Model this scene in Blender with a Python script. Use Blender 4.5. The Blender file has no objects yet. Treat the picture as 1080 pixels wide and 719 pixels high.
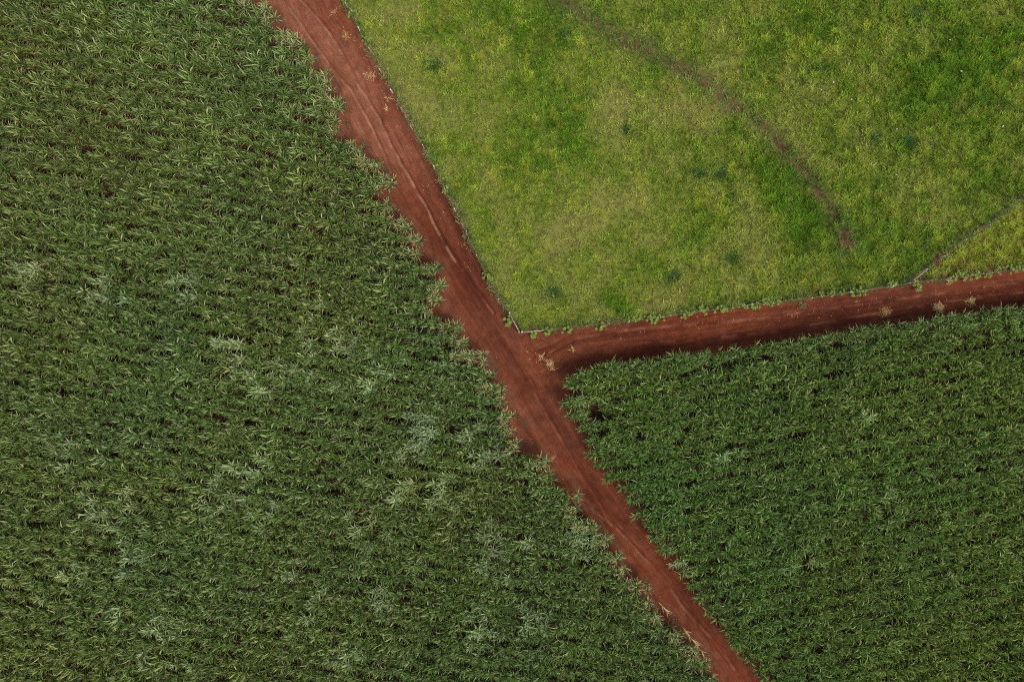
import bpy, math
import numpy as np

RNG = np.random.default_rng(7)
H = 73.0                       # flying height of the camera, metres
MPP = 0.1                      # metres on the ground per pixel of the 1080 px photograph
sc = bpy.context.scene
COL = sc.collection

# ------------------------------------------------------------------ utilities
def W(px, py, h=0.0):
    """photo pixel -> world x, y of a point standing h metres above the ground"""
    k = (H - h) / H
    return ((px - 540) * MPP * k, (359.5 - py) * MPP * k)

def WL(pts, h=0.0):
    return np.array([W(a, b, h) for a, b in pts], dtype=float)

def noise2(x, y, scale, seed=0, octaves=1, rough=0.5):
    out = np.zeros(np.shape(x)); amp = 1.0; tot = 0.0
    for o in range(octaves):
        r = np.random.default_rng(seed * 31 + o * 7 + 5).random((256, 256))
        fx = np.asarray(x) / scale + 71.3 * (o + 1); fy = np.asarray(y) / scale + 37.7 * (o + 1)
        ix = np.floor(fx).astype(int); iy = np.floor(fy).astype(int)
        tx = fx - ix; ty = fy - iy
        tx = tx * tx * (3 - 2 * tx); ty = ty * ty * (3 - 2 * ty)
        a = r[ix % 256, iy % 256]; b = r[(ix + 1) % 256, iy % 256]
        c = r[ix % 256, (iy + 1) % 256]; d = r[(ix + 1) % 256, (iy + 1) % 256]
        out += amp * ((a * (1 - tx) + b * tx) * (1 - ty) + (c * (1 - tx) + d * tx) * ty)
        tot += amp; amp *= rough; scale *= 0.5
    return out / tot

def sstep(a, b, v):
    t = np.clip((v - a) / (b - a), 0, 1)
    return t * t * (3 - 2 * t)

def seg_dist(x, y, poly):
    """distance to a polyline and distance travelled along it"""
    best = np.full(np.shape(x), 1e9); along = np.zeros(np.shape(x)); s0 = 0.0
    for (ax, ay), (bx, by) in zip(poly[:-1], poly[1:]):
        dx, dy = bx - ax, by - ay; L2 = dx * dx + dy * dy; L = math.sqrt(L2)
        t = np.clip(((x - ax) * dx + (y - ay) * dy) / L2, 0, 1)
        d = np.hypot(x - (ax + t * dx), y - (ay + t * dy))
        m = d < best
        best = np.where(m, d, best); along = np.where(m, s0 + t * L, along)
        s0 += L
    return best, along

def inside(x, y, poly):
    r = np.zeros(np.shape(x), bool); n = len(poly); j = n - 1
    for i in range(n):
        xi, yi = poly[i]; xj, yj = poly[j]
        if yi != yj:
            c = ((yi > y) != (yj > y)) & (x < (xj - xi) * (y - yi) / (yj - yi) + xi)
            r ^= c
        j = i
    return r

def mesh_obj(name, V, F, mat, col=None, parent=None, smooth=False):
    """numpy verts, quads -> one mesh object"""
    me = bpy.data.meshes.new(name)
    V = np.asarray(V, dtype=np.float32); F = np.asarray(F, dtype=np.int32)
    me.vertices.add(len(V)); me.vertices.foreach_set("co", V.ravel())
    k = F.shape[1]
    me.loops.add(F.size); me.loops.foreach_set("vertex_index", F.ravel())
    me.polygons.add(len(F))
    me.polygons.foreach_set("loop_start", np.arange(0, F.size, k, dtype=np.int32))
    me.polygons.foreach_set("loop_total", np.full(len(F), k, dtype=np.int32))
    if smooth: me.polygons.foreach_set("use_smooth", np.ones(len(F), dtype=bool))
    me.update(calc_edges=True)
    if col is not None:
        a = me.color_attributes.new("Col", 'FLOAT_COLOR', 'POINT')
        c = np.ones((len(V), 4), dtype=np.float32); c[:, :3] = col
        a.data.foreach_set("color", c.ravel())
    me.materials.append(mat)
    o = bpy.data.objects.new(name, me); COL.objects.link(o)
    if parent: o.parent = parent
    return o

def tag(o, label=None, cat=None, group=None, kind=None):
    if label: o["label"] = label
    if cat: o["category"] = cat
    if group: o["group"] = group
    if kind: o["kind"] = kind
    return o

def empty(name, loc, rz=0.0):
    o = bpy.data.objects.new(name, None); o.location = loc; o.rotation_euler = (0, 0, rz)
    o.empty_display_size = 0.3
    COL.objects.link(o); return o

class MB:
    """collects quads of several shapes into one mesh"""
    def __init__(s): s.V = []; s.F = []; s.C = []; s.n = 0
    def add(s, V, F, c):
        V = np.asarray(V, float); F = np.asarray(F, int)
        s.V.append(V); s.F.append(F + s.n); s.n += len(V)
        c = np.asarray(c, float)
        s.C.append(np.broadcast_to(c, (len(V), 3)) if c.ndim == 1 else c)
    def tube(s, P, R, c, n=8, wob=0.0, rng=None):
        P = np.asarray(P, float); m = len(P); R = np.broadcast_to(np.asarray(R, float), (m,))
        T = np.gradient(P, axis=0); T /= np.linalg.norm(T, axis=1)[:, None] + 1e-9
        up = np.array([0, 0, 1.0]) if abs(T[0][2]) < 0.9 else np.array([1.0, 0, 0])
        V = []
        for i in range(m):
            a = np.cross(T[i], up); a /= np.linalg.norm(a); b = np.cross(a, T[i])
            for k in range(n):
                t = 2 * math.pi * k / n
                r = R[i] * (1 + (wob * (rng.random() - .5) if rng is not None else 0))
                V.append(P[i] + r * (math.cos(t) * a + math.sin(t) * b))
        F = []
        for i in range(m - 1):
            for k in range(n):
                F.append((i * n + k, i * n + (k + 1) % n, (i + 1) * n + (k + 1) % n, (i + 1) * n + k))
        base = len(V); V.append(P[0]); V.append(P[-1])
        for k in range(0, n, 2):      # end caps from quads
            F.append((base, (k + 2) % n, (k + 1) % n, k))
            q = (m - 1) * n
            F.append((base + 1, q + k, q + (k + 1) % n, q + (k + 2) % n))
        s.add(V, F, c)
    def build(s, name, mat, parent=None, smooth=False):
        return mesh_obj(name, np.concatenate(s.V), np.concatenate(s.F), mat, np.concatenate(s.C), parent, smooth)

# ------------------------------------------------------------------ materials
def new_mat(name):
    m = bpy.data.materials.new(name); m.use_nodes = True
    nt = m.node_tree; b = nt.nodes["Principled BSDF"]
    return m, nt, b

def leaf_material(name, rough=0.5, trans=0.25, var=0.25, nscale=3.0, spec=0.35):
    m, nt, b = new_mat(name)
    at = nt.nodes.new("ShaderNodeAttribute"); at.attribute_name = "Col"
    ge = nt.nodes.new("ShaderNodeNewGeometry")
    nz = nt.nodes.new("ShaderNodeTexNoise"); nz.inputs["Scale"].default_value = nscale; nz.inputs["Detail"].default_value = 2
    nt.links.new(ge.outputs["Position"], nz.inputs["Vector"])
    mr = nt.nodes.new("ShaderNodeMapRange"); mr.inputs["From Min"].default_value = 0.3; mr.inputs["From Max"].default_value = 0.7
    mr.inputs["To Min"].default_value = 1 - var; mr.inputs["To Max"].default_value = 1 + var
    nt.links.new(nz.outputs["Fac"], mr.inputs["Value"])
    mu = nt.nodes.new("ShaderNodeVectorMath"); mu.operation = 'SCALE'
    nt.links.new(at.outputs["Color"], mu.inputs[0]); nt.links.new(mr.outputs["Result"], mu.inputs["Scale"])
    nt.links.new(mu.outputs[0], b.inputs["Base Color"])
    b.inputs["Roughness"].default_value = rough
    b.inputs["Specular IOR Level"].default_value = spec
    tr = nt.nodes.new("ShaderNodeBsdfTranslucent"); nt.links.new(mu.outputs[0], tr.inputs["Color"])
    mx = nt.nodes.new("ShaderNodeMixShader"); mx.inputs[0].default_value = trans
    out = nt.nodes["Material Output"]
    nt.links.new(b.outputs[0], mx.inputs[1]); nt.links.new(tr.outputs[0], mx.inputs[2]); nt.links.new(mx.outputs[0], out.inputs["Surface"])
    return m

def soil_material(name, rough=0.95, var=0.35, s1=1.2, s2=11.0, bump=0.06, grain=0.25, streaks=False):
    m, nt, b = new_mat(name)
    at = nt.nodes.new("ShaderNodeAttribute"); at.attribute_name = "Col"
    ge = nt.nodes.new("ShaderNodeNewGeometry")
    def nz(scale, det):
        n = nt.nodes.new("ShaderNodeTexNoise"); n.inputs["Scale"].default_value = scale; n.inputs["Detail"].default_value = det
        n.inputs["Roughness"].default_value = 0.65
        nt.links.new(ge.outputs["Position"], n.inputs["Vector"]); return n
    a = nz(s1, 4); c = nz(s2, 3)
    def rng_(n, lo, hi):
        mr = nt.nodes.new("ShaderNodeMapRange"); mr.inputs["From Min"].default_value = 0.3; mr.inputs["From Max"].default_value = 0.7
        mr.inputs["To Min"].default_value = lo; mr.inputs["To Max"].default_value = hi
        nt.links.new(n.outputs["Fac"], mr.inputs["Value"]); return mr
    r1 = rng_(a, 1 - var, 1 + var); r2 = rng_(c, 1 - grain, 1 + grain)
    mm = nt.nodes.new("ShaderNodeMath"); mm.operation = 'MULTIPLY'
    nt.links.new(r1.outputs[0], mm.inputs[0]); nt.links.new(r2.outputs[0], mm.inputs[1])
    if streaks:                       # lines left by tyres, running along the road
        ta = nt.nodes.new("ShaderNodeAttribute"); ta.attribute_name = "track"
        for sc_n, lo, hi in ((5.5, .80, 1.20), (14.0, .86, 1.14)):
            n_ = nt.nodes.new("ShaderNodeTexNoise"); n_.inputs["Scale"].default_value = sc_n; n_.inputs["Detail"].default_value = 3
            n_.inputs["Roughness"].default_value = 0.6
            nt.links.new(ta.outputs["Vector"], n_.inputs["Vector"])
            r_ = rng_(n_, lo, hi); m2 = nt.nodes.new("ShaderNodeMath"); m2.operation = 'MULTIPLY'
            nt.links.new(mm.outputs[0], m2.inputs[0]); nt.links.new(r_.outputs[0], m2.inputs[1]); mm = m2
    mu = nt.nodes.new("ShaderNodeVectorMath"); mu.operation = 'SCALE'
    nt.links.new(at.outputs["Color"], mu.inputs[0]); nt.links.new(mm.outputs[0], mu.inputs["Scale"])
    nt.links.new(mu.outputs[0], b.inputs["Base Color"])
    b.inputs["Roughness"].default_value = rough; b.inputs["Specular IOR Level"].default_value = 0.15
    bp = nt.nodes.new("ShaderNodeBump"); bp.inputs["Strength"].default_value = 1.0; bp.inputs["Distance"].default_value = bump
    nt.links.new(c.outputs["Fac"], bp.inputs["Height"]); nt.links.new(bp.outputs[0], b.inputs["Normal"])
    return m

M_CANE = leaf_material("cane_leaf", 0.5, 0.12, 0.15, 1.5, 0.3)
M_GRASS = leaf_material("pasture_blade", 0.6, 0.3, 0.2, 2.0, 0.2)
M_WEED = leaf_material("weed_leaf", 0.55, 0.25, 0.25, 9.0, 0.3)
M_STRAW = leaf_material("dry_straw", 0.7, 0.1, 0.3, 12.0, 0.2)
M_SOIL = soil_material("red_soil")
M_ROAD = soil_material("packed_red_clay", var=0.25, streaks=True, grain=0.16)
M_TURF = soil_material("turf_soil", var=0.2, s1=2.0, s2=9.0, bump=0.08, grain=0.3)
M_WOOD = soil_material("weathered_wood", 0.85, 0.2, 6.0, 40.0, 0.004, 0.2)
M_STONE = soil_material("pale_stone", 0.85, 0.15, 9.0, 30.0, 0.01, 0.15)
M_WIRE, _nt, _b = new_mat("galvanised_wire")
_b.inputs["Base Color"].default_value = (0.26, 0.22, 0.20, 1); _b.inputs["Metallic"].default_value = 0.6; _b.inputs["Roughness"].default_value = 0.55

# ------------------------------------------------------------------ plan of the place (photo pixels)
LEFT_EDGE = [(255,-60),(262,-30),(271,0),(289,9),(295,33),(311,39),(329,50),(329,65),(342,74),(353,86),(348,98),(364,110),(363,127),(356,139),
    (367,139),(382,148),(385,166),(397,169),(413,184),(412,195),(404,207),(418,221),(428,233),(441,251),(441,263),(449,272),(464,278),
    (465,299),(464,316),(459,328),(483,340),(484,355),(492,361),(488,371),(504,373),(513,378),(522,391),(518,400),(534,412),(537,427),
    (544,438),(556,449),(544,457),(550,471),(573,475),(575,489),(583,504),(602,510),(611,521),(615,530),(606,540),(627,543),(640,570),
    (656,585),(656,594),(667,610),(690,622),(688,643),(700,649),(719,658),(716,674),(734,683),(752,698),(758,719),(775,750),(795,800)]
RIGHT_TOP = [(1200,300),(1077,324),(1027,330),(997,334),(967,340),(908,347),(849,358),(817,363),(784,367),(752,372),(707,376),(684,381),(642,384),(610,392),(598,401)]
RIGHT_LEFT = [(598,401),(593,416),(598,436),(607,447),(611,456),(618,468),(621,486),(633,498),(642,510),(655,515),(661,530),(676,549),(678,564),
    (688,570),(703,588),(716,603),(725,616),(734,631),(752,652),(764,670),(783,695),(804,711),(812,730),(850,800)]
PAST_DIAG = [(330,-60),(348,-24),(362,0),(372,20),(378,32),(385,47),(397,65),(410,88),(427,117),(445,150),(462,186),(476,211),(487,234),(498,261),
    (512,289),(526,314),(540,334),(548,349)]
PAST_SIDE = [(548,349),(570,349),(600,345),(640,340),(660,338),(697,335),(727,329),(771,325),(793,321),(823,318),(860,313),(921,305),(954,300),
    (983,295),(1028,290),(1080,283),(1200,268)]
TERRACE = [(560,-30),(590,0),(640,35),(700,62),(745,88),(790,122),(825,155),(855,190),(880,228),(893,262)]
DIVIDE = [(955,297),(985,275),(1010,256),(1045,232),(1080,205),(1200,120)]
RUT_A = [(285,-40),(298,0),(312,18),(326,39),(338,55),(350,71),(360,84),(369,95),(380,112),(392,135),(402,160),(412,182)]
RUT_B = [(300,-40),(318,0),(330,14),(338,24),(348,36),(355,47),(361,59),(367,71),(375,86),(385,101),(393,114),(400,127),(406,141),(412,154),(430,184),(447,215),(462,245),(480,275),(500,303),(520,330)]
RUT_C = [(600,520),(640,548),(660,566),(680,590),(700,610),(722,642),(750,672),(775,706)]
RUT_D = [(560,400),(566,420),(590,460),(612,500),(640,545)]
RUT_E = [(640,366),(680,361),(730,359),(790,353),(850,344),(910,333),(1000,318),(1080,308)]
RUT_F = [(580,372),(610,356),(660,348),(720,343),(800,336),(870,326),(960,314),(1080,297)]
W_LEFT = WL(LEFT_EDGE, 1.6); W_RT = WL(RIGHT_TOP, 1.6); W_RL = WL(RIGHT_LEFT, 1.6)
W_PD = WL(PAST_DIAG); W_PS = WL(PAST_SIDE)
POLY_L = np.vstack([W_LEFT, [(W_LEFT[-1][0], -60), (-90, -60), (-90, 60), (W_LEFT[0][0], 60)]])
POLY_R = np.vstack([W_RT, W_RL[1:], [(W_RL[-1][0], -60), (90, -60), (90, W_RT[0][1])]])
POLY_P = np.vstack([W_PD, W_PS[1:], [(90, W_PS[-1][1]), (90, 60), (W_PD[0][0], 60)]])
W_TER = WL(TERRACE); W_DIV = WL(DIVIDE)

def blob(x, y, px, py, r):
    wx, wy = W(px, py)
    return np.exp(-((x - wx) ** 2 + (y - wy) ** 2) / (r * MPP) ** 2)

# ------------------------------------------------------------------ ground sheets
STEP = 0.12
gx = np.arange(-61, 61.001, STEP); gy = np.arange(-42, 42.001, STEP)
X, Y = np.meshgrid(gx, gy); NY, NX = X.shape
in_p = inside(X, Y, POLY_P)
d_pd, s_pd = seg_dist(X, Y, W_PD); d_ps, s_ps = seg_dist(X, Y, W_PS)
d_p = np.minimum(d_pd, d_ps)
d_l, _ = seg_dist(X, Y, W_LEFT)
d_r, _ = seg_dist(X, Y, np.vstack([W_RT, W_RL[1:]]))
in_l = inside(X, Y, POLY_L); in_r = inside(X, Y, POLY_R)
cane_deep = (in_l & (d_l > 1.1)) | (in_r & (d_r > 1.1))
sgn_p = np.where(in_p, d_p, -d_p) + 0.5 * (noise2(X, Y, 0.9, 3, 2) - 0.5)
is_p = in_p

def terrain(x, y):
    """height used for everything that stands in the pasture"""
    d, _ = seg_dist(x, y, W_TER); d2, _ = seg_dist(x, y, W_DIV)
    return 0.22 * np.exp(-((d - .7) / 0.9) ** 2) - 0.15 * np.exp(-(d / .35) ** 2) + 0.12 * np.exp(-(d2 / 0.8) ** 2) + 0.16 * (noise2(x, y, 2.6, 11, 3) - 0.5)

Z = np.zeros_like(X)
pz = terrain(X, Y) + 0.05 * (noise2(X, Y, 0.5, 12, 2) - 0.5)
Z = np.where(sgn_p > 0, pz, 0)
bank = sstep(-0.45, 0.15, sgn_p)
Z_road = -0.14 + 0.05 * (noise2(X, Y, 1.4, 20, 3) - 0.5)
def rut(poly, w, depth, wob=0.2, seed=0):
    P = WL(poly)
    dx = wob * (noise2(X, Y, 2.2, seed, 2) - 0.5)
    d, s = seg_dist(X + dx, Y + dx * 0.7, P)
    return d, s, np.exp(-(d / w) ** 2) * (0.35 + noise2(s, s * 0, 1.6, seed + 2, 2)) * depth
ridge = np.zeros_like(X); dip = np.zeros_like(X)
for k, (pl, w, dp) in enumerate([(RUT_A, .10, 1.0), (RUT_B, .10, 1.2), (RUT_C, .11, .6), (RUT_D, .13, .35), (RUT_E, .13, .45), (RUT_F, .16, .45)]):
    d, s, v = rut(pl, w, dp, seed=40 + k); ridge += v
    d2 = seg_dist(X + 0.2 * (noise2(X, Y, 2.2, 40 + k, 2) - .5) - 0.2, Y + 0.14 * (noise2(X, Y, 2.2, 40 + k, 2) - .5), WL(pl))[0]
    dip += np.exp(-(d2 / 0.15) ** 2) * dp
ridge *= 0.5 + 1.5 * sstep(0.40, 0.60, noise2(X, Y, 1.3, 61, 3))
# wheel tracks that follow each road: along / across coordinates about the centre lines
C_DIAG = WL([(300,-60),(322,-10),(334,22),(352,48),(378,92),(398,140),(425,190),(452,235),(478,280),(505,325),(535,372),(562,415),(588,455),(618,500),(650,545),(690,592),(722,640),(765,700),(810,770)])
C_SIDE = WL([(552,430),(556,402),(575,381),(610,366),(680,358),(760,347),(860,335),(960,321),(1080,305),(1200,288)])
def signed(poly):
    d, s_ = seg_dist(X, Y, poly)
    k = np.clip(np.searchsorted(np.cumsum([math.hypot(*(b - a)) for a, b in zip(poly[:-1], poly[1:])]), s_), 0, len(poly) - 2)
    T = np.diff(poly, axis=0)[k]; R_ = np.stack([X, Y], -1) - poly[k]
    return np.sign(T[..., 0] * R_[..., 1] - T[..., 1] * R_[..., 0]) * d, s_
ac1, al1 = signed(C_DIAG); ac2, al2 = signed(C_SIDE)
use_side = (X > W(572, 0)[0]) & (Y > W(0, 400)[1]) & (np.abs(ac2) < 6)
wside = sstep(-0.6, 0.9, np.abs(ac1) - 2.0 + 1.5 * (noise2(X, Y, 1.5, 66, 2) - .5)) * (Y > W(0, 402)[1]) * (X > W(548, 0)[0])
wig = 0.25 * (noise2(X, Y, 4, 67, 2) - .5)
def stk(a, l, w, q, seed, o): return noise2(a + wig, l * q, w, seed, o, 0.6) - 0.5
streak = stk(ac1, al1, .34, .05, 70, 3) * (1 - wside) + stk(ac2, al2, .34, .05, 75, 3) * wside
streak2 = stk(ac1, al1, .9, .06, 71, 2) * (1 - wside) + stk(ac2, al2, .9, .06, 76, 2) * wside
al = al1 * (1 - wside) + al2 * wside; ac = ac1 * (1 - wside) + ac2 * wside
Z_road += ridge * 0.035 - dip * 0.03
streak = noise2(ac * 1.0, al * 0.07, 0.33, 70, 3, 0.6) - 0.5
streak2 = noise2(ac, al * 0.05, 0.9, 71, 2) - 0.5
Z_road += 0.07 * streak2 + 0.03 * streak
Z = Z_road * (1 - bank) + np.where(sgn_p > -0.5, pz, 0) * bank
edge_soil = np.minimum(np.where(in_l | in_r, np.minimum(d_l, d_r), 0), 1.2) / 1.2
Z = np.where(in_l | in_r, Z_road * (1 - edge_soil) + edge_soil * 0.12 * (noise2(X, Y, 0.8, 5, 2) - 0.4), Z)
Z[0, :] = Z[-1, :] = -0.5; Z[:, 0] = Z[:, -1] = -0.5

# colours of the bare soil (dry dust, packed red clay, dark clay, which also paints in shade)
packed = np.array([0.118, 0.0255, 0.0090]); dusty = np.array([0.205, 0.076, 0.042]); dark_clay = np.array([0.064, 0.0145, 0.0070])
fl = lambda a: a[..., None]
dust = 0.25 * np.clip(noise2(X, Y, 6, 80, 3), 0, 1)
near_top = np.clip(blob(X, Y, 330, 40, 95) + blob(X, Y, 390, 130, 75) + 0.4 * blob(X, Y, 300, -10, 70), 0, 1)
mid_strip = np.exp(-((d_l - 1.7) / 1.6) ** 2)
dust = dust + 0.62 * near_top * (0.4 + mid_strip) * (0.5 + noise2(X, Y, 2, 81, 3))
dust += 0.30 * np.clip(blob(X, Y, 560, 400, 60) + blob(X, Y, 600, 455, 40) + blob(X, Y, 670, 560, 50) + .5 * blob(X, Y, 740, 670, 50), 0, 1) * noise2(X, Y, 1.5, 84, 3)
dust += 0.55 * np.clip(streak, -.3, .5) + 0.25 * streak2
greyed = np.exp(-((d_l - 0.5) / 0.5) ** 2) * ~in_l * sstep(.45, .6, noise2(X, Y, 2.5, 82, 2))
dust += 0.22 * greyed
dust = np.clip(dust + 0.95 * np.clip(ridge, 0, 1.0) - 0.5 * np.clip(dip, 0, 1), 0, 1)
crust_amt = np.clip(ridge - .35, 0, 1) * sstep(26, 10, np.abs(X + 18)) * (Y > 8)
dark_shade = np.clip(sstep(0.40, 0.75, noise2(X, Y, 5, 90, 3)) * 0.55 + 0.5 * np.clip(-streak2 * 2.2, 0, 1), 0, 1)
dark_shade = np.clip(dark_shade + 0.30 * wside * sstep(0.6, -1.8, ac2) + 0.15 * wside, 0, 1) * (1 - 0.8 * near_top)  # side road darkened towards the cane: its shadow painted into the soil colour
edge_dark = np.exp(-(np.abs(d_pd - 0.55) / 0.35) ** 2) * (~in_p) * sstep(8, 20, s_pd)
dark_shade = np.clip(dark_shade + 0.5 * np.clip(dip, 0, 1) * noise2(X, Y, .8, 93, 2), 0, 1)
dark_shade = np.clip(dark_shade + 1.0 * edge_dark * (0.5 + noise2(X, Y, 1.2, 92, 2)), 0, 1)  # darker strip along the foot of the pasture bank
soil = packed * (1 - fl(dark_shade)) + dark_clay * fl(dark_shade)
soil = soil * (1 - fl(dust)) + dusty * fl(dust)
soil = soil * (1 - .5 * fl(crust_amt)) + np.array([0.34, 0.19, 0.12]) * .5 * fl(crust_amt)
litter = np.array([0.040, 0.026, 0.016])
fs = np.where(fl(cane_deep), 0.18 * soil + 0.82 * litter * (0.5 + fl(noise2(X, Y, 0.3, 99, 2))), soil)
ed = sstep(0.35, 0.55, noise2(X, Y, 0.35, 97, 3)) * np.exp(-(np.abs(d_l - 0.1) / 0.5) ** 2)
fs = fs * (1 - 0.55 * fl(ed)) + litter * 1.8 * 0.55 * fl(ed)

# pasture: how lush, how dry, how bare - real patches of different growth
def pasture_fields(x0, y0):
    x = x0 + 3.2 * (noise2(x0, y0, 3.5, 101, 3) - .5); y = y0 + 3.2 * (noise2(x0, y0, 3.5, 102, 3) - .5)
    lush = 0.27 + 0.75 * (noise2(x, y, 6.5, 100, 4, 0.6) - 0.3) + 0.8 * (noise2(x0, y0, 2.0, 103, 3) - .5)
    for (px, py, r, a) in [(598,118,26,.75),(550,155,26,.45),(622,165,24,.5),(650,317,12,.8),(850,215,36,.55),(815,180,30,.35),(500,95,30,.25),
                           (1040,60,60,.35),(930,225,35,.35),(980,95,40,.3),(560,35,40,.3),(860,30,50,.3),(475,180,30,.25),(770,225,30,.2),
                           (640,60,40,.15),(1010,30,30,.3),(860,245,22,.5),(720,260,30,.2),(540,95,20,.3)]:
        lush = lush + a * blob(x, y, px, py, r)
    for (px, py, r, a) in [(650,200,45,.22),(800,265,40,.3),(600,270,45,.15),(560,320,50,.25),(720,110,35,.2),(440,90,45,.3),(700,300,60,.3),(760,80,30,.2),(640,110,25,.3)]:
        lush = lush - a * blob(x, y, px, py, r)
    x = x0 * .75 + x * .25; y = y0 * .75 + y * .25
    dt, st = seg_dist(x, y, W_TER)
    scar = np.exp(-(dt / (0.75 + 0.6 * noise2(st, st * 0, 3, 120, 2))) ** 2)
    bare = scar * sstep(0.05, 0.6, noise2(x, y, 1.1, 121, 3)) * (0.30 + 0.38 * sstep(6, 22, st)) * sstep(.2, .7, noise2(x, y, .45, 124, 2))
    bare = bare + 0.24 * np.exp(-(dt / 0.26) ** 2) * sstep(0.38, .62, noise2(x, y, .8, 126, 3)) * sstep(-5, 14, st)
    x, y = x0, y0
    dd, sd = seg_dist(x, y, W_DIV)
    below_div = (y < np.interp(x, W_DIV[:, 0], W_DIV[:, 1])) & (x > W_DIV[0, 0])
    track = np.exp(-(dd / 0.45) ** 2)
    yell = below_div * 0.8
    for (px, py, r) in [(688,318,6),(641,322,5),(860,305,16),(935,298,15),(1000,285,25),(1040,283,20),(893,250,9),(858,205,7),(870,225,7),(985,212,6),(905,305,10),(1030,200,7),(600,340,8),(560,342,7)]:
        bare = bare + 0.75 * blob(x, y, px, py, r) * sstep(0.40, 0.62, noise2(x, y, 0.5, 122, 3))
    bare = bare + 0.8 * np.exp(-((dd - .1) / 0.22) ** 2) * sstep(.3, .6, noise2(x, y, 1.5, 125, 2)) * (x > W_DIV[0, 0]) + below_div * 0.55 * sstep(0.50, 0.68, noise2(x, y, 0.8, 123, 3))
    dp = np.minimum(seg_dist(x, y, W_PD)[0], seg_dist(x, y, W_PS)[0])
    rim = np.exp(-(dp / 0.7) ** 2)
    return np.clip(lush, 0, 1), np.clip(bare, 0, 1), np.clip(scar, 0, 1), track, yell, rim

C_DRY = np.array([0.245, 0.262, 0.058]); C_MID = np.array([0.180, 0.245, 0.028]); C_LUSH = np.array([0.095, 0.185, 0.012])
C_YEL = np.array([0.32, 0.34, 0.035]); C_BLUE = np.array([0.075, 0.125, 0.045])
def grass_color(x, y, jit=None):
    lush, bare, scar, track, yell, rim = pasture_fields(x, y)
    dry = np.clip(1 - 2.2 * lush, 0, 1); lu = np.clip(2.0 * lush - 0.75, 0, 1); mid = 1 - np.maximum(dry, lu)
    mid = np.clip(1 - dry - lu, 0, 1); t = dry + lu + mid
    c = (fl(dry) * C_DRY + fl(lu) * C_LUSH + fl(mid) * C_MID) / fl(t)
    yn = np.clip(yell + 0.9 * sstep(.55, .75, noise2(x, y, 0.9, 130, 4, .65)), 0, 1)
    c = c * (1 - 0.6 * fl(yn)) + C_YEL * 0.6 * fl(yn)
    k = np.clip(0.65 * track + 0.50 * scar + 0.55 * rim, 0, .8)
    return c * (1 - fl(k)) + C_BLUE * fl(k)
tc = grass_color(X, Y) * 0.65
lush, bare, scar, track, yell, rim = pasture_fields(X, Y); s_ter = seg_dist(X, Y, W_TER)[1]
fine = sstep(0.62, 0.80, noise2(X, Y, 0.45, 140, 2)) * 0.45
bare_c = np.clip(bare + fine * (1 - lush) + sstep(0.25, -0.1, sgn_p) + 0.25 * scar, 0, 1)
thatch = np.array([0.10, 0.062, 0.032])
mixc = 0.12 * soil + 0.88 * thatch
red = sstep(0.35, 0.8, bare) * (1 - .9 * sstep(.05, .4, scar))
mixc = mixc * (1 - .75 * fl(red)) + soil * np.array([.75, .8, .8]) * .75 * fl(red)
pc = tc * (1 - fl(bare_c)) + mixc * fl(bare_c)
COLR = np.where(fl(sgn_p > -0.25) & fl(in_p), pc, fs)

V = np.stack([X, Y, Z], -1).reshape(-1, 3); CC = COLR.reshape(-1, 3)
ii = (np.arange(NY - 1)[:, None] * NX + np.arange(NX - 1)[None, :])
Q = np.stack([ii, ii + 1, ii + NX + 1, ii + NX], -1).reshape(-1, 4)
fm = lambda a: a[:-1, :-1].reshape(-1)
reg = np.where(fm(is_p), 1, np.where(fm(cane_deep), 0, np.where(fm(use_side), 3, 2)))
RC = np.stack([(ac + wig).reshape(-1), (al * 0.05).reshape(-1), 0 * al.reshape(-1)], -1).astype(np.float32)
def sheet(name, k, mat):
    q = Q[reg == k]; u, inv = np.unique(q, return_inverse=True)
    o = mesh_obj(name, V[u], inv.reshape(-1, 4), mat, CC[u], smooth=True)
    o.data.attributes.new("track", 'FLOAT_VECTOR', 'POINT').data.foreach_set("vector", RC[u].ravel())
    return tag(o, kind='structure')
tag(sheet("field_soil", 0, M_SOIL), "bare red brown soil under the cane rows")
tag(sheet("pasture_ground", 1, M_TURF), "pasture ground of turf and bare patches inside the fences")
tag(sheet("dirt_road", 2, M_ROAD), "red dirt road crossing diagonally between the cane plots and the pasture")
tag(sheet("dirt_side_road", 3, M_ROAD), "darker red dirt road branching off to the right below the pasture fence")
# the land beyond, out to the horizon
n = 61
ax_ = np.sign(np.linspace(-1, 1, n)) * (np.abs(np.linspace(-1, 1, n)) ** 2.2) * 3000
AX, AY = np.meshgrid(ax_, ax_)
AZ = -0.35 + 0 * AX
gi = (np.arange(n - 1)[:, None] * n + np.arange(n - 1)[None, :])
ac_ = np.array([0.05, 0.085, 0.022]) * (0.7 + 0.6 * fl(noise2(AX, AY, 90, 150, 3)))
tag(mesh_obj("ground", np.stack([AX, AY, AZ], -1).reshape(-1, 3), np.stack([gi, gi + 1, gi + n + 1, gi + n], -1).reshape(-1, 4), M_SOIL, ac_.reshape(-1, 3)),
    "farmland reaching to the horizon", kind='structure')

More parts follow.
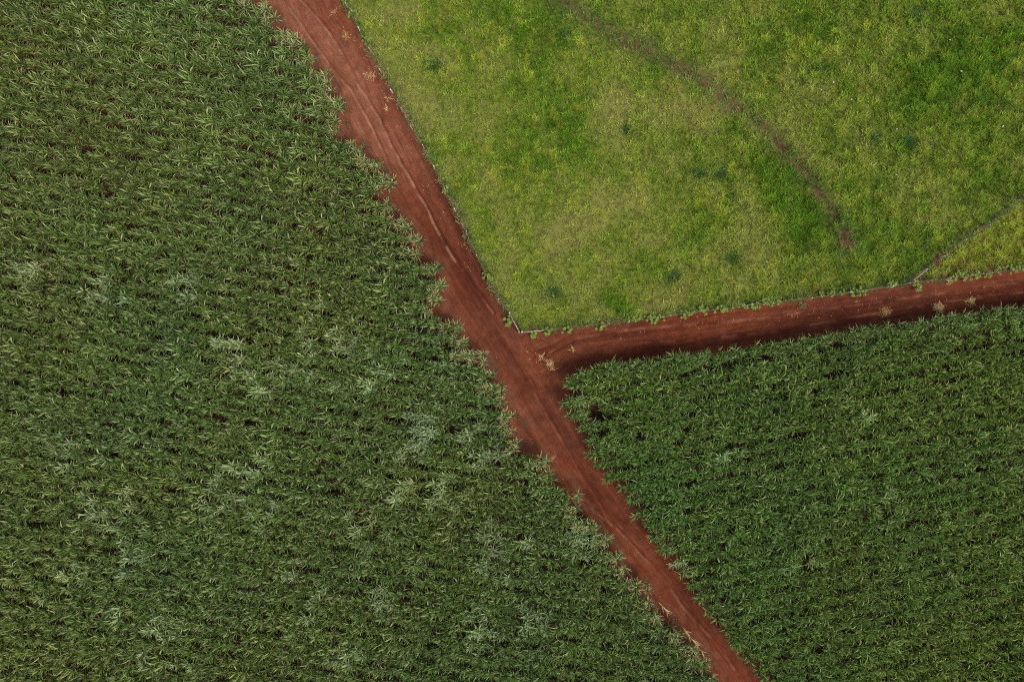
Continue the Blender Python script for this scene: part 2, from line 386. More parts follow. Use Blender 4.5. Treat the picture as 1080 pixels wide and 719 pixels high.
# ------------------------------------------------------------------ leaves
def leaf_strips(base, az, e0, bend, L, w, col0, col1, nseg=4, side=None, tipw=0.06):
    """arching ribbon leaves, all arrays of length N"""
    N = len(az); t = np.linspace(0, 1, nseg + 1)
    e = e0[:, None] - bend[:, None] * t[None, :] ** 1.3
    step = (L / nseg)[:, None]
    azs = az[:, None] + (0 if side is None else side[:, None] * t[None, :] ** 2)
    dr = np.cos(e) * step; dz = np.sin(e) * step
    P = np.zeros((N, nseg + 1, 3))
    P[:, 1:, 0] = np.cumsum((dr * np.cos(azs))[:, :-1], 1)
    P[:, 1:, 1] = np.cumsum((dr * np.sin(azs))[:, :-1], 1)
    P[:, 1:, 2] = np.cumsum(dz[:, :-1], 1)
    P += base[:, None, :]
    prof = np.interp(t, [0, .25, .6, 1], [0.55, 1.0, 0.85, tipw])
    tw = (RNG.random(N) - 0.5)[:, None] * 1.1 * (0.4 + t[None, :])
    sx = -np.sin(azs) * np.cos(tw); sy = np.cos(azs) * np.cos(tw); sz = np.sin(tw) + 0 * sx
    Sd = np.stack([sx, sy, sz], -1) * (w[:, None] * prof[None, :] * 0.5)[..., None]
    VV = np.stack([P - Sd, P + Sd], 2).reshape(N, -1, 3)
    a = np.arange(nseg) * 2
    q = np.stack([a, a + 1, a + 3, a + 2], -1)
    FF = (np.arange(N)[:, None, None] * (2 * (nseg + 1)) + q[None]).reshape(-1, 4)
    cc = col0[:, None, :] * (1 - t[None, :, None] ** 1.5) + col1[:, None, :] * t[None, :, None] ** 1.5
    cc = np.repeat(cc, 2, axis=1)
    return VV.reshape(-1, 3), FF, cc.reshape(-1, 3)

GREENS = np.array([[0.062, 0.114, 0.017], [0.084, 0.146, 0.023], [0.118, 0.184, 0.038], [0.037, 0.068, 0.011], [0.049, 0.090, 0.014], [0.235, 0.305, 0.12], [0.145, 0.220, 0.058], [0.070, 0.126, 0.018]])  # palest green paints the sparkle of lit blades into the leaf colour
PALES = np.array([[0.175, 0.255, 0.095], [0.12, 0.19, 0.06], [0.29, 0.37, 0.18]])
def make_stool(kind, r):
    """one sugarcane stool: several stalks, each with a fountain of leaves"""
    vs, fs_, cs = [], [], []; n0 = 0
    nst = r.integers(3, 5)
    for s in range(nst):
        a = r.random() * 6.283; rad = 0.08 + 0.22 * r.random()
        h = 1.55 + 0.55 * r.random() + (0.2 if kind == 'pale' else 0)
        lx, ly = rad * 1.2 * math.cos(a), rad * 0.85 * math.sin(a)
        tx, ty = lx * 1.9 + 0.12 * (r.random() - .5), ly * 1.9 + 0.12 * (r.random() - .5)
        # stalk: jointed cane, square section tube
        k = 5; tt = np.linspace(0, 1, k)
        Pc = np.stack([lx + (tx - lx) * tt ** 1.5, ly + (ty - ly) * tt ** 1.5, h * tt], -1)
        rr = 0.016 * (1 - 0.35 * tt)
        ring = np.array([[1, 0], [0, 1], [-1, 0], [0, -1]])
        SV = (Pc[:, None, :] + np.concatenate([ring, np.zeros((4, 1))], 1)[None] * rr[:, None, None]).reshape(-1, 3)
        SF = np.array([(i * 4 + j, i * 4 + (j + 1) % 4, (i + 1) * 4 + (j + 1) % 4, (i + 1) * 4 + j) for i in range(k - 1) for j in range(4)])
        vs.append(SV); fs_.append(SF + n0); cs.append(np.tile([0.13, 0.10, 0.05], (len(SV), 1))); n0 += len(SV)
        m = int(r.integers(13, 17))
        up = r.random(m) ** 0.8                               # 0 outer and drooping, 1 young and upright
        az = np.arange(m) * 2.4 + r.random(m) * 0.9
        e0 = np.radians(42 + 38 * up + 6 * r.random(m)); bend = np.radians(40 + 75 * r.random(m) * (1 - 0.35 * up))
        L = (0.74 + 0.50 * r.random(m)) * (0.85 + 0.25 * r.random()) * (1.06 - 0.20 * np.abs(np.sin(az))); w = 0.055 + 0.055 * r.random(m)
        base = np.stack([np.full(m, tx), np.full(m, ty), h - 0.45 + 0.45 * up], -1)
        if kind == 'pale':
            c0 = PALES[r.integers(0, 3, m)]; c1 = c0 * 1.15; w = w * 1.15
        else:
            c0 = GREENS[r.integers(0, 8, m)] * (0.7 + 0.45 * r.random((m, 1))); c1 = c0 * 1.25
            drytip = (r.random(m) < (0.55 if kind == 'edge' else 0.04))[:, None]
            c1 = np.where(drytip, np.array([[0.46, 0.40, 0.20]]), c1)
            if kind == 'edge': c0 = c0 * 1.1 + 0.15 * np.array([[0.12, 0.11, 0.04]]); c1 = c1 * 1.05
        v, f, c = leaf_strips(base, az, e0, bend, L, w, c0, c1, 4, (r.random(m) - .5) * 1.2)
        vs.append(v); fs_.append(f + n0); cs.append(c); n0 += len(v)
        # dead leaves hanging lower down the stalk
        m = 3; az = r.random(m) * 6.283
        base = np.stack([np.full(m, tx), np.full(m, ty), h * (0.45 + 0.3 * r.random(m))], -1)
        c0 = np.array([[0.11, 0.070, 0.036]]) * (0.4 + 0.8 * r.random((m, 1)))
        v, f, c = leaf_strips(base, az, np.radians(20 + 30 * r.random(m)), np.radians(70 + 40 * r.random(m)), 0.7 + 0.3 * r.random(m), 0.05 + 0.02 * r.random(m), c0, c0 * 1.2, 3)
        vs.append(v); fs_.append(f + n0); cs.append(c); n0 += len(v)
    return np.concatenate(vs), np.concatenate(fs_), np.concatenate(cs)

VAR = {k: [make_stool(k, np.random.default_rng(1000 + 50 * j + i)) for i in range(n_)] for j, (k, n_) in enumerate([('green', 22), ('pale', 8), ('edge', 12)])}
VMESH = {}
def stool_mesh(kind, i):
    if (kind, i) not in VMESH:
        v, f, c = VAR[kind][i]
        o = mesh_obj("sugarcane_stool", v, f, M_CANE, c); VMESH[(kind, i)] = o.data
        bpy.data.objects.remove(o)
    return VMESH[(kind, i)]

HOLES = [(627,433,8),(712,403,5),(541,483,4),(272,441,5),(478,447,4),(560,480,4),(835,500,3)]
PALE_SPOTS = [(345,350,17),(362,372,18),(300,397,14),(395,378,14),(448,458,22),(500,470,16),(240,365,10),(282,405,9),(420,520,14),(380,555,18),(610,560,17),
              (470,520,12),(520,585,18),(330,640,14),(160,665,18),(180,700,15),(120,545,18),(65,610,14),(250,490,13),(230,520,12),(140,580,14),(30,290,12),
              (110,300,14),(200,300,10),(275,540,12),(320,610,10),(360,690,14),(400,640,12),(465,430,13),(530,450,10),(60,480,14),(455,395,12),(320,200,6),
              (850,590,13),(770,480,8),(905,440,8),(720,600,8),(955,520,8),(615,420,10),(640,460,8),(560,650,10),(505,655,12)]
def rows(poly, edge, ang, sp, along_sp, seed, front=None):
    r = np.random.default_rng(seed)
    ca, sa = math.cos(ang), math.sin(ang)
    u = np.arange(-80, 80, along_sp); v = np.arange(-80, 80, sp)
    U, Vv = np.meshgrid(u, v)
    U = U + (r.random(U.shape) - .5) * 0.35; Vv = Vv + (r.random(U.shape) - .5) * 0.16
    Vv = Vv + 0.5 * (noise2(U, Vv * 0, 14, seed, 2) - .5) + 0.9 * np.sin(U * 0.02 + seed)
    x = (U * ca - Vv * sa).ravel(); y = (U * sa + Vv * ca).ravel()
    d, _ = seg_dist(x, y, edge)
    inb = inside(x, y, poly)
    sd = np.where(inb, d, -d)
    k = (sd > 0.16 + 0.15 * r.random(len(x))) & (np.abs(x) < 59.5) & (np.abs(y) < 41)
    k &= r.random(len(x)) > 0.02 + 0.10 * (noise2(x, y, 3.0, seed + 9, 3) > 0.66)
    for (px, py, rr) in HOLES:
        hx, hy = W(px, py, 1.6); k &= np.hypot(x - hx, y - hy) > rr * MPP * 0.8
    x, y, sd = x[k], y[k], sd[k]
    if front is not None:            # the first row follows the side road
        P = front; df, _ = seg_dist(x, y, P); kk = df > 1.05; x, y, sd = x[kk], y[kk], sd[kk]
        L_ = np.cumsum([0] + [math.hypot(*(b - a)) for a, b in zip(P[:-1], P[1:])]); t = np.arange(0.5, L_[-1] - .3, 0.42); t = t + (r.random(len(t)) - .5) * .25
        fx_ = np.interp(t, L_, P[:, 0]); fy_ = np.interp(t, L_, P[:, 1]) - 0.38 - 0.22 * r.random(len(t)); q = np.abs(fx_) < 59.5
        x = np.concatenate([x, fx_[q]]); y = np.concatenate([y, fy_[q]]); sd = np.concatenate([sd, np.full(q.sum(), .35)])
    return x, y, sd

def plant_field(poly, edge, ang, seed, edge_kind_w, front=None):
    x, y, sd = rows(poly, edge, ang, 1.38, 0.48, seed, front)
    r = np.random.default_rng(seed + 77)
    pale = np.zeros(len(x))
    for (px, py, rr) in PALE_SPOTS:
        hx, hy = W(px, py, 2.0); pale = np.maximum(pale, np.exp(-((x - hx) ** 2 + (y - hy) ** 2) / (1.25 * rr * MPP) ** 2))
    kind = np.zeros(len(x), int)
    kind[r.random(len(x)) < pale * 0.5] = 1
    kind[(sd < edge_kind_w) & (r.random(len(x)) < 0.85)] = 2
    sc_ = 0.86 + 0.28 * r.random(len(x)) + 0.12 * (noise2(x, y, 6, seed, 2) - .5)
    rot = ang + math.pi * r.integers(0, 2, len(x)) + r.normal(0, .48, len(x))
    return x, y, sd, kind, sc_, rot, r

KN = ['green', 'pale', 'edge']
def cane_tint(x, y, left):
    """slow differences in growth over a plot"""
    n1 = noise2(x, y, 9, 200, 3) - .5; n2 = noise2(x, y, 16, 201, 2) - .5; n3 = noise2(x, y, 3.2, 202, 3) - .5
    if left: n1 = n1 + .25 * sstep(-25, -52, x)
    t = np.stack([1 + 0.35 * n1 + 0.25 * n3, 1 + 0.12 * n2 + 0.25 * n3, 1 + 0.2 * n2 - 0.2 * n1], -1)
    if left: t = t * np.array([1.0, 0.98, 1.0])
    else: t = t * np.array([0.92, 1.0, 0.82]) * (1 + np.array([.22, .10, -.1]) * fl(sstep(25, 55, x)))
    return t

def build_stuff(name, x, y, kind, sc_, rot, left, label):
    r = np.random.default_rng(5 if left else 6)
    tint = cane_tint(x, y, left) * (0.85 + 0.3 * r.random((len(x), 1)))
    Vs, Fs, Cs = [], [], []; n0 = 0
    which = r.integers(0, 1000, len(x))
    for ki, kn in enumerate(KN):
        nv = len(VAR[kn])
        for vi in range(nv):
            m = np.where((kind == ki) & (which % nv == vi))[0]
            if not len(m): continue
            v, f, c = VAR[kn][vi]
            cr, sr = np.cos(rot[m]) * sc_[m], np.sin(rot[m]) * sc_[m]
            vx = v[None, :, 0] * cr[:, None] - v[None, :, 1] * sr[:, None] + x[m][:, None]
            vy = v[None, :, 0] * sr[:, None] + v[None, :, 1] * cr[:, None] + y[m][:, None]
            vz = v[None, :, 2] * sc_[m][:, None] - 0.03
            VV = np.stack([vx, vy, vz + 0 * vx], -1).reshape(-1, 3).astype(np.float32)
            FF = (f[None] + (np.arange(len(m)) * len(v))[:, None, None]).reshape(-1, 4) + n0
            CCc = (c[None] * tint[m][:, None, :]).reshape(-1, 3).astype(np.float32)
            Vs.append(VV); Fs.append(FF.astype(np.int32)); Cs.append(CCc); n0 += len(VV)
    o = mesh_obj(name, np.concatenate(Vs), np.concatenate(Fs), M_CANE, np.concatenate(Cs))
    return tag(o, label, "sugarcane", kind='stuff')

ANG_L, ANG_R = math.radians(-9), math.radians(9.5)
EDGE_R = np.vstack([W_RT, W_RL[1:]])
LX = plant_field(POLY_L, W_LEFT, ANG_L, 11, 1.15)
RX = plant_field(POLY_R, EDGE_R, ANG_R, 12, 0.0, W_RT)

def infr(x, y): return (np.abs(x) < 52.3) & (np.abs(y) < 34.6)
def single_out(F_, cap):
    x, y, sd = F_[0], F_[1], F_[2]
    c = np.where(infr(x, y))[0]; c = c[np.argsort(sd[c])][:cap]
    return c
cl = single_out(LX, 155); cr_ = single_out(RX, 143)
def individuals(F_, idx, lab, group):
    x, y, sd, kind, sc_, rot, r = F_
    for i in idx:
        kn = KN[kind[i]]; me = stool_mesh(kn, int(r.integers(0, len(VAR[kn]))))
        o = bpy.data.objects.new("sugarcane_stool", me); COL.objects.link(o)
        o.location = (x[i], y[i], -0.03); o.rotation_euler = (0, 0, rot[i]); o.scale = (sc_[i],) * 3
        tag(o, lab(x[i], y[i]), "sugarcane plant", group)
def lab_left(x, y):
    py = 359.5 - y / (MPP * (H - 1.6) / H)
    if py < 340: return "sugarcane clump with yellowish tips on the large plot's edge, opposite the pasture's slanting fence"
    if py < 400: return "sugarcane clump with yellowish tips on the large plot's edge, facing the side road's mouth"
    return "sugarcane clump with yellowish tips on the large plot's edge, facing the smaller cane plot"
def lab_right(x, y):
    d1 = seg_dist(np.array([x]), np.array([y]), W_RT)[0][0]; d2 = seg_dist(np.array([x]), np.array([y]), W_RL)[0][0]
    if d1 < 1.5 and d2 < 1.5: return "green sugarcane clump on the pointed corner of the smaller plot at the junction"
    if d1 < d2: return "green sugarcane clump in the smaller plot's front row along the darker side road"
    return "dark green sugarcane clump on the smaller plot's slanting edge along the diagonal road"
individuals(LX, cl, lab_left, "sugarcane clumps edging the large plot")
individuals(RX, cr_, lab_right, "sugarcane clumps edging the smaller plot")
kl = np.ones(len(LX[0]), bool); kl[cl] = False
kr = np.ones(len(RX[0]), bool); kr[cr_] = False
build_stuff("sugarcane_crop", LX[0][kl], LX[1][kl], LX[3][kl], LX[4][kl], LX[5][kl], True, "large plot of tall sugarcane with pale tufts, filling the left side")
build_stuff("sugarcane_crop", RX[0][kr], RX[1][kr], RX[3][kr], RX[4][kr], RX[5][kr], False, "smaller plot of even dark green sugarcane below the side road")

# ------------------------------------------------------------------ pasture grass
def pasture_grass():
    r = np.random.default_rng(300)
    N = 95000
    x = r.uniform(W(340, 0)[0], 60, N); y = r.uniform(W(0, 360)[1], 41, N)
    k = inside(x, y, POLY_P); x, y = x[k], y[k]
    lush, bare, scar, track, yell, rim = pasture_fields(x, y)
    k = r.random(len(x)) > np.clip(0.8 * bare + 0.25 * scar, 0, .88)
    k &= r.random(len(x)) < 0.60 + 0.5 * lush
    x, y, lush, track, rim, scar, yell = x[k], y[k], lush[k], track[k], rim[k], scar[k], yell[k]
    c = grass_color(x, y)
    clump = sstep(.2, .8, noise2(x, y, 0.75, 310, 3, .6))
    c = c * (0.56 + 0.98 * clump[:, None]) * (0.8 + 0.4 * r.random((len(x), 1)))
    st = (r.random(len(x)) < 0.10 * (1 - lush))[:, None]
    c = np.where(st, np.array([[0.30, 0.25, 0.11]]), c)
    z = terrain(x, y)
    hgt = (0.7 + 0.8 * clump + 0.5 * lush + 0.5 * track + 0.5 * rim + 0.8 * sstep(.5, .8, clump))
    nb = 6; hgt = hgt * (1 + .35 * sstep(5, 35, x))
    X_ = np.repeat(x, nb) + r.normal(0, .06, len(x) * nb); Y_ = np.repeat(y, nb) + r.normal(0, .06, len(x) * nb)
    Hh = np.repeat(hgt, nb); m = len(X_)
    cc = np.repeat(c, nb, 0) * (0.85 + 0.3 * r.random((m, 1)))
    base = np.stack([X_, Y_, np.repeat(z, nb) - 0.03], -1)
    v, f, c2 = leaf_strips(base, r.random(m) * 6.283, np.radians(35 + 50 * r.random(m)), np.radians(30 + 60 * r.random(m)), (0.13 + 0.13 * r.random(m)) * Hh,
                           0.034 + 0.034 * r.random(m), cc, cc * 1.2, 2)
    tag(mesh_obj("pasture_grass", v, f, M_GRASS, c2), "short patchy pasture grass, lush and dry by turns, inside the fences", "grass", kind='stuff')
pasture_grass()

# darker tussocks where cattle leave the grass uneaten
TUS = [(457,69,.85,"dark bluish grass tussock nearest the diagonal road, upper part of the pasture"),
       (597,36,.5,"small dark tussock near the top of the pasture, beside the start of the bare scar"),
       (663,137,.6,"dark tussock just left of the bare scar's upper half"),
       (758,182,.8,"bluish tussock left of the bare scar's middle"),
       (737,183,.6,"faint green tussock immediately left of the bluish one near the bare scar"),
       (772,270,.8,"dull dark tussock between the bare scar's lower end and the side road"),
       (709,293,.9,"wide faint tussock low in the pasture, above the leafy fence weeds"),
       (918,145,.95,"darkest bluish tussock, right of the bare scar"),
       (957,149,.75,"dark tussock immediately right of the darkest one"),
       (860,72,.85,"wide faint dark tussock in the upper pasture, right of the bare scar"),
       (966,17,.9,"dark tussock near the pasture's top edge"),
       (1032,105,.65,"small dark tussock in the upper right of the pasture"),
       (1049,146,.7,"faint tussock at the pasture's far right, above the inner fence"),
       (978,247,.5,"small low tussock next to the inner fence's grassy line"),
       (582,309,.9,"wide dull tussock in the corner of the pasture nearest the junction")]
for (px, py, rad, lb) in TUS:
    r = np.random.default_rng(px * 7 + py); m = int(1100 * rad)
    a = r.random(m) * 6.283; q = 1.2 * rad * np.abs(r.normal(0, .5, m)); k_ = r.random(m) < .9; a = a[k_]; q = q[k_]; m = len(a)
    wx, wy = W(px, py); x = q * np.cos(a) * 1.1; y = q * np.sin(a) * .9
    z = terrain(x + wx, y + wy)
    c = np.array([[0.062, 0.135, 0.034]]) * (0.7 + 0.7 * r.random((m, 1)))
    v, f, c2 = leaf_strips(np.stack([x, y, z - 0.03], -1), a + r.normal(0, .8, m), np.radians(45 + 40 * r.random(m)), np.radians(30 + 50 * r.random(m)),
                           0.26 + 0.16 * r.random(m), 0.03 + 0.02 * r.random(m), c, c * 1.25, 3)
    o = mesh_obj("grass_tussock", v, f, M_GRASS, c2); o.location = (wx, wy, 0)
    tag(o, lb, "grass tussock")

# ------------------------------------------------------------------ weeds along the fences
def weed_mesh(r, spread=0.42, tone=(0.19, 0.27, 0.04)):
    mb = MB(); ns = 9
    vs, fs_, cs, n0 = [], [], [], 0
    for s in range(ns):
        a = r.random() * 6.283; q = spread * math.sqrt(r.random()); hx, hy = q * math.cos(a), q * math.sin(a)
        h = 0.18 + 0.25 * r.random()
        mb.tube([(hx * .2, hy * .2, -0.03), (hx * .6, hy * .6, h * .6), (hx, hy, h)], [.008, .006, .004], (0.10, 0.13, 0.05), n=4)
        m = 12; az = np.arange(m) * 2.4 + r.random(); L = 0.08 + 0.08 * r.random(m)
        base = np.stack([np.full(m, hx), np.full(m, hy), h * (0.6 + 0.4 * r.random(m))], -1)
        c = np.array([tone]) * (0.65 + 0.7 * r.random((m, 1)))
        # broad oval leaves
        t = np.array([0, .3, .6, 1.0]); wd = np.array([.1, .8, .85, .08])
        e = np.radians(10 + 35 * r.random(m)); w = 0.05 + 0.04 * r.random(m)
        P = base[:, None, :] + np.stack([np.cos(az)[:, None] * L[:, None] * t, np.sin(az)[:, None] * L[:, None] * t, np.sin(e)[:, None] * L[:, None] * (t - .8 * t * t)], -1)
        Sd = np.stack([-np.sin(az), np.cos(az), 0 * az], -1)[:, None, :] * (w[:, None] * wd[None, :] * .5)[..., None]
        VV = np.stack([P - Sd, P + Sd], 2).reshape(m, -1, 3)
        a3 = np.arange(3) * 2; qd = np.stack([a3, a3 + 1, a3 + 3, a3 + 2], -1)
        FF = (np.arange(m)[:, None, None] * 8 + qd[None]).reshape(-1, 4)
        mb.add(VV.reshape(-1, 3), FF, np.repeat(c, 8, 0))
    o = mb.build("fence_weed", M_WEED); me = o.data; bpy.data.objects.remove(o); return me
WMESH = [weed_mesh(np.random.default_rng(60 + i), 0.30 + 0.05 * i) for i in range(5)]
W_SIDE = [(563,353),(579,350),(597,347),(631,343),(664,335),(671,336),(684,334),(690,336),(697,337),(722,331),(727,331),(741,328),(758,325),(763,325),
          (781,321),(786,323),(797,324),(808,319),(813,317),(820,316)]
W_EAST = [(866,310),(876,309),(889,307),(901,308),(909,308),(940,300),(968,301),(1003,294),(1012,293),(1020,291),(1030,290),(1041,289),(1052,286),(1063,285),(1074,282)]
W_DG = [(517,293),(513,290),(365,4),(373,16),(385,40),(470,200),(537,338)]
k = 0
for lst, lb, gr in ((W_SIDE, "bright green leafy weed under the side road's fence, left of the inner fence", "weeds under the side road fence"),
                    (W_EAST, "low green weed under the far right stretch of the side road's fence", "weeds under the right stretch of the fence"),
                    (W_DG, "small green weed at the foot of the pasture's slanting fence", "weeds under the slanting fence")):
    for (px, py) in lst:
        r = np.random.default_rng(px + py)
        o = bpy.data.objects.new("fence_weed", WMESH[k % 5]); COL.objects.link(o); k += 1
        wx, wy = W(px, py, 0.2); o.location = (wx, wy, -0.04); o.rotation_euler = (0, 0, r.random() * 6.28); s = 1.0 + 0.6 * r.random(); o.scale = (s, s, s)
        tag(o, lb, "weed", gr)

# dry grass fringe along the slanting fence, beyond counting
def fringe():
    r = np.random.default_rng(400); vs, fs_, cs, n0 = [], [], [], 0
    for P, N in ((W_PD, 1500), (W_PS, 1300)):
        L = np.cumsum([0] + [math.hypot(*(b - a)) for a, b in zip(P[:-1], P[1:])])
        s = r.random(N) * L[-1]; x = np.interp(s, L, P[:, 0]); y = np.interp(s, L, P[:, 1])
        keep = noise2(x, y, 2.2, 410, 3) > .45; x, y = x[keep], y[keep]; x = x + r.normal(0, .18, len(x)); y = y + r.normal(0, .18, len(x))
        x = np.repeat(x, 4); y = np.repeat(y, 4); m = len(x)
        tan = (r.random(m) < (.55 if P is W_PD else .3))[:, None]
        c = np.where(tan, np.array([[0.33, 0.25, 0.12]]), np.array([[0.10, 0.16, 0.04]])) * (0.6 + .7 * r.random((m, 1)))
        v, f, c2 = leaf_strips(np.stack([x, y, np.full(m, -.1)], -1), r.random(m) * 6.28, np.radians(25 + 55 * r.random(m)), np.radians(20 + 60 * r.random(m)),
                               .25 + .25 * r.random(m), .025 + .02 * r.random(m), c, c * 1.1, 3)
        vs.append(v); fs_.append(f + n0); cs.append(c2); n0 += len(v)
    tag(mesh_obj("verge_grass", np.concatenate(vs), np.concatenate(fs_), M_STRAW, np.concatenate(cs)), "ragged half dry grass fringe along the pasture's fences", "grass", kind='stuff')
fringe()

# ------------------------------------------------------------------ dry cane trash on the roads
def straw(px, py, rad, n, lb, name="straw_heap", tone=(0.58, 0.37, 0.17), stretch=1.0, ang=0.0, cat="straw heap", group=None):
    r = np.random.default_rng(int(px * 3 + py)); wx, wy = W(px, py)
    a = r.random(n) * 6.283; q = rad * r.random(n) ** 1.1
    x = q * np.cos(a) * stretch; y = q * np.sin(a) / stretch
    x, y = x * math.cos(ang) - y * math.sin(ang), x * math.sin(ang) + y * math.cos(ang)
    c = np.array([tone]) * (0.55 + 0.7 * r.random((n, 1)))
    z = -0.13 + 0.16 * np.clip(1 - q / rad, 0, 1) * r.random(n) + .02
    v, f, c2 = leaf_strips(np.stack([x, y, z], -1), r.random(n) * 6.283, np.radians(-5 + 30 * r.random(n)), np.radians(10 + 40 * r.random(n)),
                           0.18 + 0.35 * r.random(n), 0.03 + 0.03 * r.random(n), c, c, 3, (r.random(n) - .5) * 2)
    o = mesh_obj(name, v, f, M_STRAW, c2); o.location = (wx, wy, 0); return tag(o, lb, cat, group)
straw(991, 324, .5, 190, "larger tan straw heap on the side road, middle one of three")
straw(1024, 318, .5, 95, "thin tan straw heap on the side road, rightmost of three")
straw(934, 329, .55, 110, "brown twiggy straw heap on the side road, leftmost of three", tone=(0.42, 0.24, 0.11), stretch=1.0)
straw(1001, 296, .35, 50, "small tan straw wisp caught on the side road's fence")
straw(390, 79, .6, 85, "pale orange straw heap on the diagonal road, beside the pasture fence", tone=(0.45, 0.26, 0.12))
straw(364, 38, .4, 45, "small orange straw heap near the top of the diagonal road", tone=(0.48, 0.25, 0.10))
straw(352, 12, .4, 26, "sparse straw wisps at the very top of the diagonal road", tone=(0.40, 0.22, 0.11))
straw(580, 384, .55, 60, "tan straw strewn at the junction by the smaller plot's corner", stretch=1.5, ang=-0.9)
straw(571, 376, .25, 22, "small tan straw curl at the junction, above the longer strewn one")
straw(847, 322, .45, 40, "dull green and brown tuft on the side road under the fence", tone=(0.16, 0.13, 0.06), name="dry_tuft", cat="dry tuft")
straw(604, 368, .22, 14, "small straw scrap at the mouth of the side road")
straw(409, 104, .25, 14, "tiny straw scrap beside the slanting fence, upper of two")
straw(407, 114, .22, 16, "tiny straw scrap beside the slanting fence, lower of two")

def litter_bits():
    r = np.random.default_rng(500)
    pts = []
    for poly, n_, off in ((WL([(600,352),(700,343),(800,334),(900,322),(1000,310),(1080,300)]), 170, .6), (WL([(352,5),(385,60),(412,110),(450,190),(500,290)]), 120, .55),
                          (WL([(690,630),(720,662),(750,700)]), 60, .3), (WL([(560,360),(590,385)]), 30, .8), (WL([(300,20),(330,70),(380,150),(420,230),(470,320),(540,440),(640,580)]), 110, .5)):
        L = np.cumsum([0] + [math.hypot(*(b - a)) for a, b in zip(poly[:-1], poly[1:])]); s = r.random(n_) * L[-1]
        pts.append(np.stack([np.interp(s, L, poly[:, 0]) + r.normal(0, off, n_), np.interp(s, L, poly[:, 1]) + r.normal(0, off, n_)], -1))
    p = np.concatenate(pts); m = len(p)
    c = np.array([[0.42, 0.24, 0.12]]) * (0.5 + .9 * r.random((m, 1)))
    v, f, c2 = leaf_strips(np.stack([p[:, 0], p[:, 1], np.full(m, -.10)], -1), r.random(m) * 6.28, np.radians(r.random(m) * 8), np.radians(r.random(m) * 20),
                           .08 + .28 * r.random(m) ** 2, .03 + .03 * r.random(m), c, c, 2, (r.random(m) - .5) * 2)
    tag(mesh_obj("straw_litter", v, f, M_STRAW, c2), "scattered bits of dry leaf lying on the red roads", "litter", kind='stuff')
litter_bits()

# fallen dry cane stalks at the edge of the large plot
def stalk(px0, py0, px1, py1, lb, n_=1):
    x0, y0 = W(px0, py0, .9); x1, y1 = W(px1, py1, .6)
    r = np.random.default_rng(int(px0)); mb = MB()
    L = math.hypot(x1 - x0, y1 - y0); t = np.linspace(0, 1, 9)
    P = np.stack([(x1 - x0) * t, (y1 - y0) * t, 0.95 - 0.95 * t ** 1.6 + .1], -1)
    P[:, 0] += 0.06 * np.sin(t * 5); mb.tube(P, .022 * (1.15 - .5 * t), (0.50, 0.36, 0.17), n=6)
    o = mb.build("fallen_cane", M_STRAW); o.location = (x0, y0, -.12)
    m = 7; ti = r.random(m) * .9; base = np.stack([(x1 - x0) * ti, (y1 - y0) * ti, 1.05 - .95 * ti ** 1.6], -1)
    c = np.array([[0.48, 0.36, 0.18]]) * (.7 + .5 * r.random((m, 1)))
    v, f, c2 = leaf_strips(base, math.atan2(y1 - y0, x1 - x0) + r.normal(0, .25, m), np.radians(10 * r.random(m)), np.radians(40 + 20 * r.random(m)), .7 + .3 * r.random(m), .05 + .02 * r.random(m), c, c, 3)
    mesh_obj("dry_leaves", v, f, M_STRAW, c2, o)
    tag(o, lb, "cane stalk")
stalk(694, 634, 709, 650, "single dry tan cane stalk leaning out of the large plot over the narrow road")
stalk(720, 661, 736, 682, "upper of two crowded dry cane stalks at the large plot's lower edge")
stalk(728, 672, 744, 692, "lower of two crowded dry cane stalks at the large plot's lower edge")

# ------------------------------------------------------------------ fences
WOODS = [(0.34, 0.27, 0.20), (0.42, 0.35, 0.27), (0.27, 0.21, 0.15), (0.52, 0.46, 0.38)]
def fence(name, pts, label, rails=(), wr=.0035, hgt=1.25):
    x0, y0 = W(*pts[0]); root = empty(name, (x0, y0, 0)); tag(root, label, "fence")
    r = np.random.default_rng(len(pts) * 13 + int(pts[0][0])); P = [np.array(W(*p)) - (x0, y0) for p in pts]
    tops = []
    for i, p in enumerate(P):
        h = hgt * (0.92 + .16 * r.random()); rad = .055 + .02 * r.random()
        if i in [q for q_ in rails for q in q_]: h = hgt * 1.15; rad = .09
        lean = r.normal(0, .035, 2)
        mb = MB(); t = np.linspace(0, 1, 5)
        mb.tube(np.stack([p[0] + lean[0] * t * h, p[1] + lean[1] * t * h, -.35 + (h + .35) * t], -1), rad * (1.05 - .12 * t), WOODS[r.integers(0, 4)], n=8, wob=.12, rng=r)
        mb.build("post", M_WOOD, root); tops.append((p, h, lean))
    for lev in (.28, .52, .76, .97):
        mb = MB(); pts3 = []
        for i, (p, h, ln) in enumerate(tops):
            a = np.array([p[0] + ln[0] * h * lev, p[1] + ln[1] * h * lev, lev * hgt])
            if i:
                b = pts3[-1]; pts3.append((a + b) / 2 - (0, 0, .03))
            pts3.append(a)
        mb.tube(pts3, wr, (0.4, 0.4, 0.4), n=4); mb.build("wire", M_WIRE, root)
    for (i, j) in rails:
        mb = MB(); (p, h, _), (q, g, _) = tops[i], tops[j]
        mb.tube([(p[0], p[1], 1.02), ((p[0] + q[0]) / 2, (p[1] + q[1]) / 2, 1.05), (q[0], q[1], 1.04)], [.06, .055, .05], (0.36, 0.28, 0.21), n=8, wob=.1, rng=r)
        mb.build("brace_rail", M_WOOD, root)
    return root
DP = [(352,-18),(366,8),(380,34),(391,55),(402,77),(414,98),(425,118),(435,137),(447,157),(458,178),(470,201),(480,222),(492,246),(503,270),(514,293),(526,315),(537.5,331.5),(547.5,350)]
fence("wire_fence", DP[::-1], "wire fence slanting along the diagonal road with a brace rail at its lower end", rails=((0, 1),))
